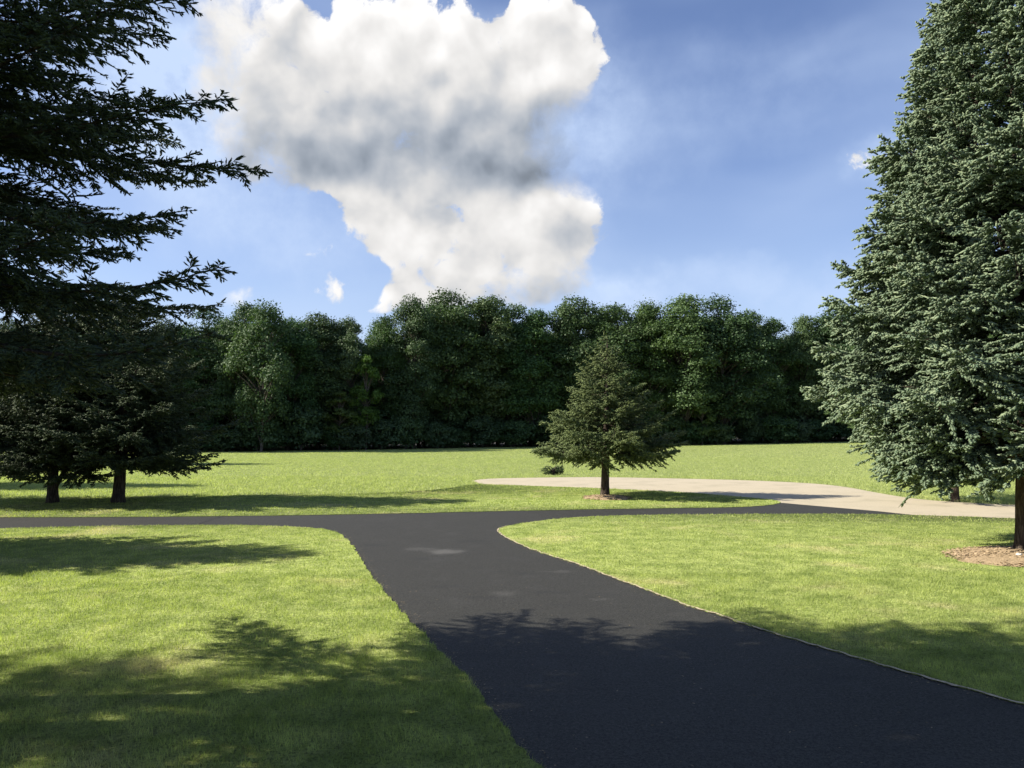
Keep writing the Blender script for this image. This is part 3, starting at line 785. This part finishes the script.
for (wh, rw, kd), L in gd.items():
    L.sort(key=lambda q: q[0])
    for q, (px_, o) in enumerate(L):
        rt = 'at the front of the woods' if rw == 'front' else 'deeper in the woods'
        o['label'] = (short[kd] + ' ' + rt + ' ' + wh) if len(L) == 1 else ('%s %s from left %s %s' % (ordn[q], short[kd], 'front of woods' if rw == 'front' else 'deep in woods', wh))

M_floor = gravel_mat('leaf_litter', (.022, .018, .012), (.040, .032, .020), (.018, .020, .010))
fx = np.linspace(-400, 400, 121); fo = np.array([-2.0, 2, 6, 12, 20, 30, 45, 70, 110, 160]); FX, FO = np.meshgrid(fx, fo)
FY = forest_y(FX) + FO + np.where(FO < 0, np.sin(FX * .7) * .5 + np.sin(FX * .23) * .8, 0); FZ = terrain(FX, FY) + .07
nx, ny = len(fx), len(fo); i, j = np.meshgrid(np.arange(nx - 1), np.arange(ny - 1)); k = (j * nx + i).ravel()
ff = link('forest_floor', npmesh('forest_floor', np.c_[FX.ravel(), FY.ravel(), FZ.ravel()], 4, np.stack([k, k + 1, k + nx + 1, k + nx], 1).ravel(), M_floor)); tag(ff, kind='structure')
# lighter saplings and shrubs along the edge
def edge_pos(px_, off):
    d = (px_ - 512) / FPX; y = 125.0
    for _ in range(8): y = float(forest_y(d * y)) + off
    return d * y, y
sapc, sapt = broadleaf('sapling', 301, 13.0, 2.2, 1.5, 34, (.5, 1.0), 5200, .34, M_lf[3], M_grey_bark, tr=.12)
x, y = edge_pos(366, -5); s1_ = thing('young_tree', (x, y, float(terrain(x, y))), 'slim bright yellow green young tree in front of the dark woods', 'tree', None, 0, (1, 1, 1.18)); link('crown', sapc, s1_); link('trunk', sapt, s1_)
x, y = edge_pos(702, -5); s2_ = copy_tree(s1_, (x, y, float(terrain(x, y)) - 1), 'rounded pale green young tree standing out of the dark woods right of the lone spruce', 1.9, (1.0, 1.0, .92))
x, y = edge_pos(340, -5); s3_ = copy_tree(s1_, (x, y, float(terrain(x, y))), 'short pale leaved young tree at the foot of the woods', 2.9, (1.1, 1.1, .72))
spk, spt = broadleaf('poplar', 302, 19.5, 4.4, 1.0, 85, (.8, 1.5), 24000, .30, M_lf[1], M_grey_bark, spiky=.55, tr=.2, ovoid=.9)
x, y = edge_pos(262, -7); pz = float(terrain(x, y)); hh_ = CAM_H + (HORIZON - 292) / FPX * y - pz
pop = thing('broadleaf_tree', (x, y, pz), 'pale tree with upright spiky twigs at its top, beside the left spruce group', 'tree', None, .4, (1, 1, hh_ / 19.5)); link('crown', spk, pop); link('trunk', spt, pop)

shc, sht = broadleaf('shrub', 310, 4.6, 2.5, .1, 34, (.7, 1.2), 7000, .30, M_lf[0], M_grey_bark, tr=.08)
shr = None; SHR = []
for row, off in enumerate((-4.0, 3.5, 13.0, 26.0)):
    for px_ in range(-60 + 9 * row, 1150, 26):
        x, y = edge_pos(px_ + rf.uniform(-6, 6), off + rf.uniform(-1, 1.5)); z = float(terrain(x, y)) - .2; s = rf.uniform(.7, 1.3) * (1 + .35 * min(row, 2))
        sc = (s * 1.2, s * 1.1, s * rf.uniform(.8, 1.35))
        if shr is None:
            shr = o = thing('shrub', (x, y, z), 'x', 'shrub', 'shrubs along the foot of the woods', 0, sc); link('crown', shc, shr); link('stem', sht, shr)
        else: o = copy_tree(shr, (x, y, z), 'x', rf.uniform(0, 6.28), sc)
        SHR.append((px_, row, sc[2] > 1.1 * (1 + .35 * min(row, 2)), o))
gd = defaultdict(list)
for px_, row, tall, o in SHR: gd[(where(px_), row, tall)].append(o)
for (wh, row, tall), L in gd.items():
    for q, o in enumerate(L):
        o['label'] = '%s %s shrub from left %s, %s' % (ordn[q], 'tall dark' if tall else 'low dark', 'at woods foot' if row == 0 else 'inside the woods' if row == 1 else 'deep in the woods' if row == 2 else 'far inside the woods', wh)

yoc, yot = broadleaf('added_shade_oak', 400, 22.0, 5.6, 6.4, 95, (1.0, 1.9), 24000, .22, M_lf[0], M_grey_bark, tr=.32)  # unseen oaks, added with high crowns to cast the foreground shade
yo = thing('broadleaf_tree', (-12.3, 7.9, 0), 'unseen high crowned oak added outside the left edge to shade the foreground drive', 'tree', 'unseen oaks added for shade', .3); link('crown', yoc, yo); link('trunk', yot, yo)
copy_tree(yo, (-15.0, -2.5, 0), 'unseen high crowned oak added behind the camera at the left for shade', 4.0, (1.1, 1.1, 1.05))
# pine showing at the left flank of the big spruce
pc, pt = spruce('pine', 55, 12.0, .9, cone(12.0, .9, 5.0, p=.7, low=.8), .45, 8, .16, .12, .11, .018, 40, M_pine, M_bark, .17, bare=.15, droop=-.35, side_len=.55, tipup=.25, hang=-.15, sublen=(.12, .26))
px2, py2 = at(905, 505); 
px2, py2 = 18.6, 34.0
pn = thing('pine_tree', (px2, py2, .02), 'bright green soft needled pine showing behind the left flank of the big spruce', 'pine', None, .7); link('crown', pc, pn); link('trunk', pt, pn)

# small dark shrub in the field behind the lone spruce
M_sh = foliage_mat('juniper_leaves', (.028, .050, .022), (.06, .085, .035), .15, .1)
bc, bt = broadleaf('juniper', 320, 1.0, 1.0, .05, 14, (.2, .36), 2600, .09, M_sh, M_bark, tr=.03)
x, y = at(553, 475); fs = thing('shrub', (x, y, -.12), 'small low dark shrub alone in the field just left of the lone spruce', 'shrub', None, 0, (.9, .6, .75)); link('crown', bc, fs); link('stem', bt, fs)

# ------------------------------------------------------------------ mulch rings, stones, chips
M_mulch, n, out = material('wood_mulch')
pos = n.n('ShaderNodeNewGeometry').outputs['Position']
f = n.noise(n.v('MULTIPLY', pos, (1, 1, 1)), 26, 5, .75)
c = n.mix(n.smooth(f, .32, .68), (.20, .14, .075), (.45, .335, .20))
a = n.n('ShaderNodeAttribute', attribute_name='shade').outputs['Fac']
c = n.mix(n.m('MULTIPLY', a, .6), c, (.46, .34, .22))
p = n.n('ShaderNodeBsdfPrincipled'); n.put(p.inputs['Base Color'], c); p.inputs['Roughness'].default_value = .95
M_mulch.node_tree.links.new(p.outputs[0], out.inputs[0])
def mulch(cx, cy, rx, ry, hgt, nch, chip, label, seed):
    rng = np.random.default_rng(seed)
    na, nr = 48, 7; th = np.arange(na) / na * 2 * np.pi
    wob = 1 + .06 * np.sin(3 * th + seed) + .04 * np.sin(7 * th + 2) + rng.normal(0, .012, na)
    V = [[0, 0, hgt]]
    for q in range(1, nr + 1):
        t_ = q / nr
        for k_ in range(na): V.append([rx * t_ * wob[k_] * math.cos(th[k_]), ry * t_ * wob[k_] * math.sin(th[k_]), hgt * (1 - t_ ** 2.2) + (rng.uniform(0, .015) if q < nr else -.01)])
    V = np.array(V); F = []
    for k_ in range(na): F.append([0, 1 + k_, 1 + (k_ + 1) % na])
    for q in range(nr - 1):
        for k_ in range(na):
            a_, b_ = 1 + q * na + k_, 1 + q * na + (k_ + 1) % na
            F.append([a_, a_ + na, b_ + na, b_])
    cn = [len(q) for q in F]; ix = [w for q in F for w in q]; sh = [0.0] * len(V)
    # loose chips
    r_ = np.sqrt(rng.uniform(0, 1, nch)) * 1.04; t_ = rng.uniform(0, 2 * np.pi, nch)
    ox, oy = rx * r_ * np.cos(t_), ry * r_ * np.sin(t_); oz = np.maximum(hgt * (1 - r_ ** 2.2), 0) + .012
    a_ = rng.uniform(0, 2 * np.pi, nch); L_ = chip * rng.uniform(.5, 1.4, nch); w_ = L_ * .3; ti = rng.uniform(-.35, .35, nch)
    d = np.c_[np.cos(a_), np.sin(a_), ti]; e = np.c_[-np.sin(a_), np.cos(a_), rng.uniform(-.3, .3, nch)]; o_ = np.c_[ox, oy, oz]
    VC = np.stack([o_ - d * L_[:, None] / 2 - e * w_[:, None], o_ + d * L_[:, None] / 2 - e * w_[:, None], o_ + d * L_[:, None] / 2 + e * w_[:, None], o_ - d * L_[:, None] / 2 + e * w_[:, None]], 1).reshape(-1, 3)
    ix += list(np.arange(len(VC)) + len(V)); cn += [4] * nch; sh += list(np.repeat(rng.uniform(0, 1, nch), 4)); V = np.vstack([V, VC])
    o = link('mulch_ring', npmesh('mulch_ring', V, np.array(cn), np.array(ix), M_mulch, {'shade': np.array(sh)}))
    o.location = (cx, cy, .03); tag(o, label, 'mulch', 'mulch rings around trunks'); return o
mulch(bx_ + .1, by_ - .85, 2.4, 1.75, .09, 4200, .06, 'wide ring of light brown bark mulch around the big right spruce', 3)
mulch(mx_ + .0, my_ - .65, 1.05, 1.3, .09, 500, .09, 'small ring of reddish mulch around the lone spruce beyond the junction', 4)

import bmesh
M_stone, n, out = material('pale_stone'); pos = n.n('ShaderNodeTexCoord').outputs['Object']
p = n.n('ShaderNodeBsdfPrincipled'); n.put(p.inputs['Base Color'], n.mix(n.noise(pos, 14, 4), (.42, .40, .36), (.62, .60, .55))); p.inputs['Roughness'].default_value = .85
M_stone.node_tree.links.new(p.outputs[0], out.inputs[0])
bm = bmesh.new(); bmesh.ops.create_icosphere(bm, subdivisions=3, radius=.06)
rs = np.random.default_rng(4)
for v in bm.verts:
    d = v.co.normalized(); v.co *= 1 + .18 * math.sin(d.x * 5 + 1) * math.sin(d.y * 4) + .05 * rs.normal(); v.co.z *= .6
me = bpy.data.meshes.new('stone'); bm.to_mesh(me); bm.free(); me.materials.append(M_stone)
sx, sy = at(1019, 560); st = link('stone', me); st.location = (sx, sy, .125); tag(st, 'pale grey stone lying on the mulch in front of the big right spruce', 'stone')

# dry needles, leaf bits and grass clippings scattered on the asphalt, thickest along its edges
rd = np.random.default_rng(91)
def scatter(path, nn_, spread, side):
    q = path[rd.integers(0, len(path), nn_)]
    off = np.abs(rd.normal(0, spread, nn_)) + .01
    return np.c_[q[:, 0] + side * off, q[:, 1] + rd.normal(0, .04, nn_)]
le = left_edge[(left_edge[:, 1] > 5.5) & (left_edge[:, 1] < 24)]; re_ = r_edge[(r_edge[:, 1] > 6) & (r_edge[:, 1] < 23)]
pts = np.vstack([scatter(le, 900, .10, 1), scatter(re_, 700, .10, -1), np.c_[rd.uniform(-2, 6, 500), rd.uniform(6, 16, 500)]])
pts = pts[inside(pts[:, 0], pts[:, 1], np.array(asph)) & ~inside(pts[:, 0], pts[:, 1], lawn_L) & ~inside(pts[:, 0], pts[:, 1], lawn_R)]
n_ = len(pts); an_ = rd.uniform(0, 6.28, n_); L_ = rd.uniform(.012, .045, n_); w_ = L_ * rd.uniform(.15, .6, n_)
d_ = np.c_[np.cos(an_), np.sin(an_), rd.uniform(-.1, .1, n_)]; e_ = np.c_[-np.sin(an_), np.cos(an_), rd.uniform(-.2, .2, n_)]
o_ = np.c_[pts, np.full(n_, .014)]
VC = np.stack([o_ - d_ * L_[:, None] / 2, o_ - e_ * w_[:, None] / 2, o_ + d_ * L_[:, None] / 2, o_ + e_ * w_[:, None] / 2], 1).reshape(-1, 3)
M_deb, n, out = material('dry_debris')
a = n.n('ShaderNodeAttribute', attribute_name='shade').outputs['Fac']
p = n.n('ShaderNodeBsdfPrincipled'); n.put(p.inputs['Base Color'], n.mix(a, (.10, .075, .035), (.24, .20, .12))); p.inputs['Roughness'].default_value = .9
M_deb.node_tree.links.new(p.outputs[0], out.inputs[0])
db = link('leaf_debris', npmesh('leaf_debris', VC, 4, np.arange(len(VC)), M_deb, {'shade': np.repeat(rd.uniform(0, 1, n_), 4)}))
tag(db, 'dry leaf bits and grass clippings scattered along the edges of the asphalt', 'debris', kind='stuff')
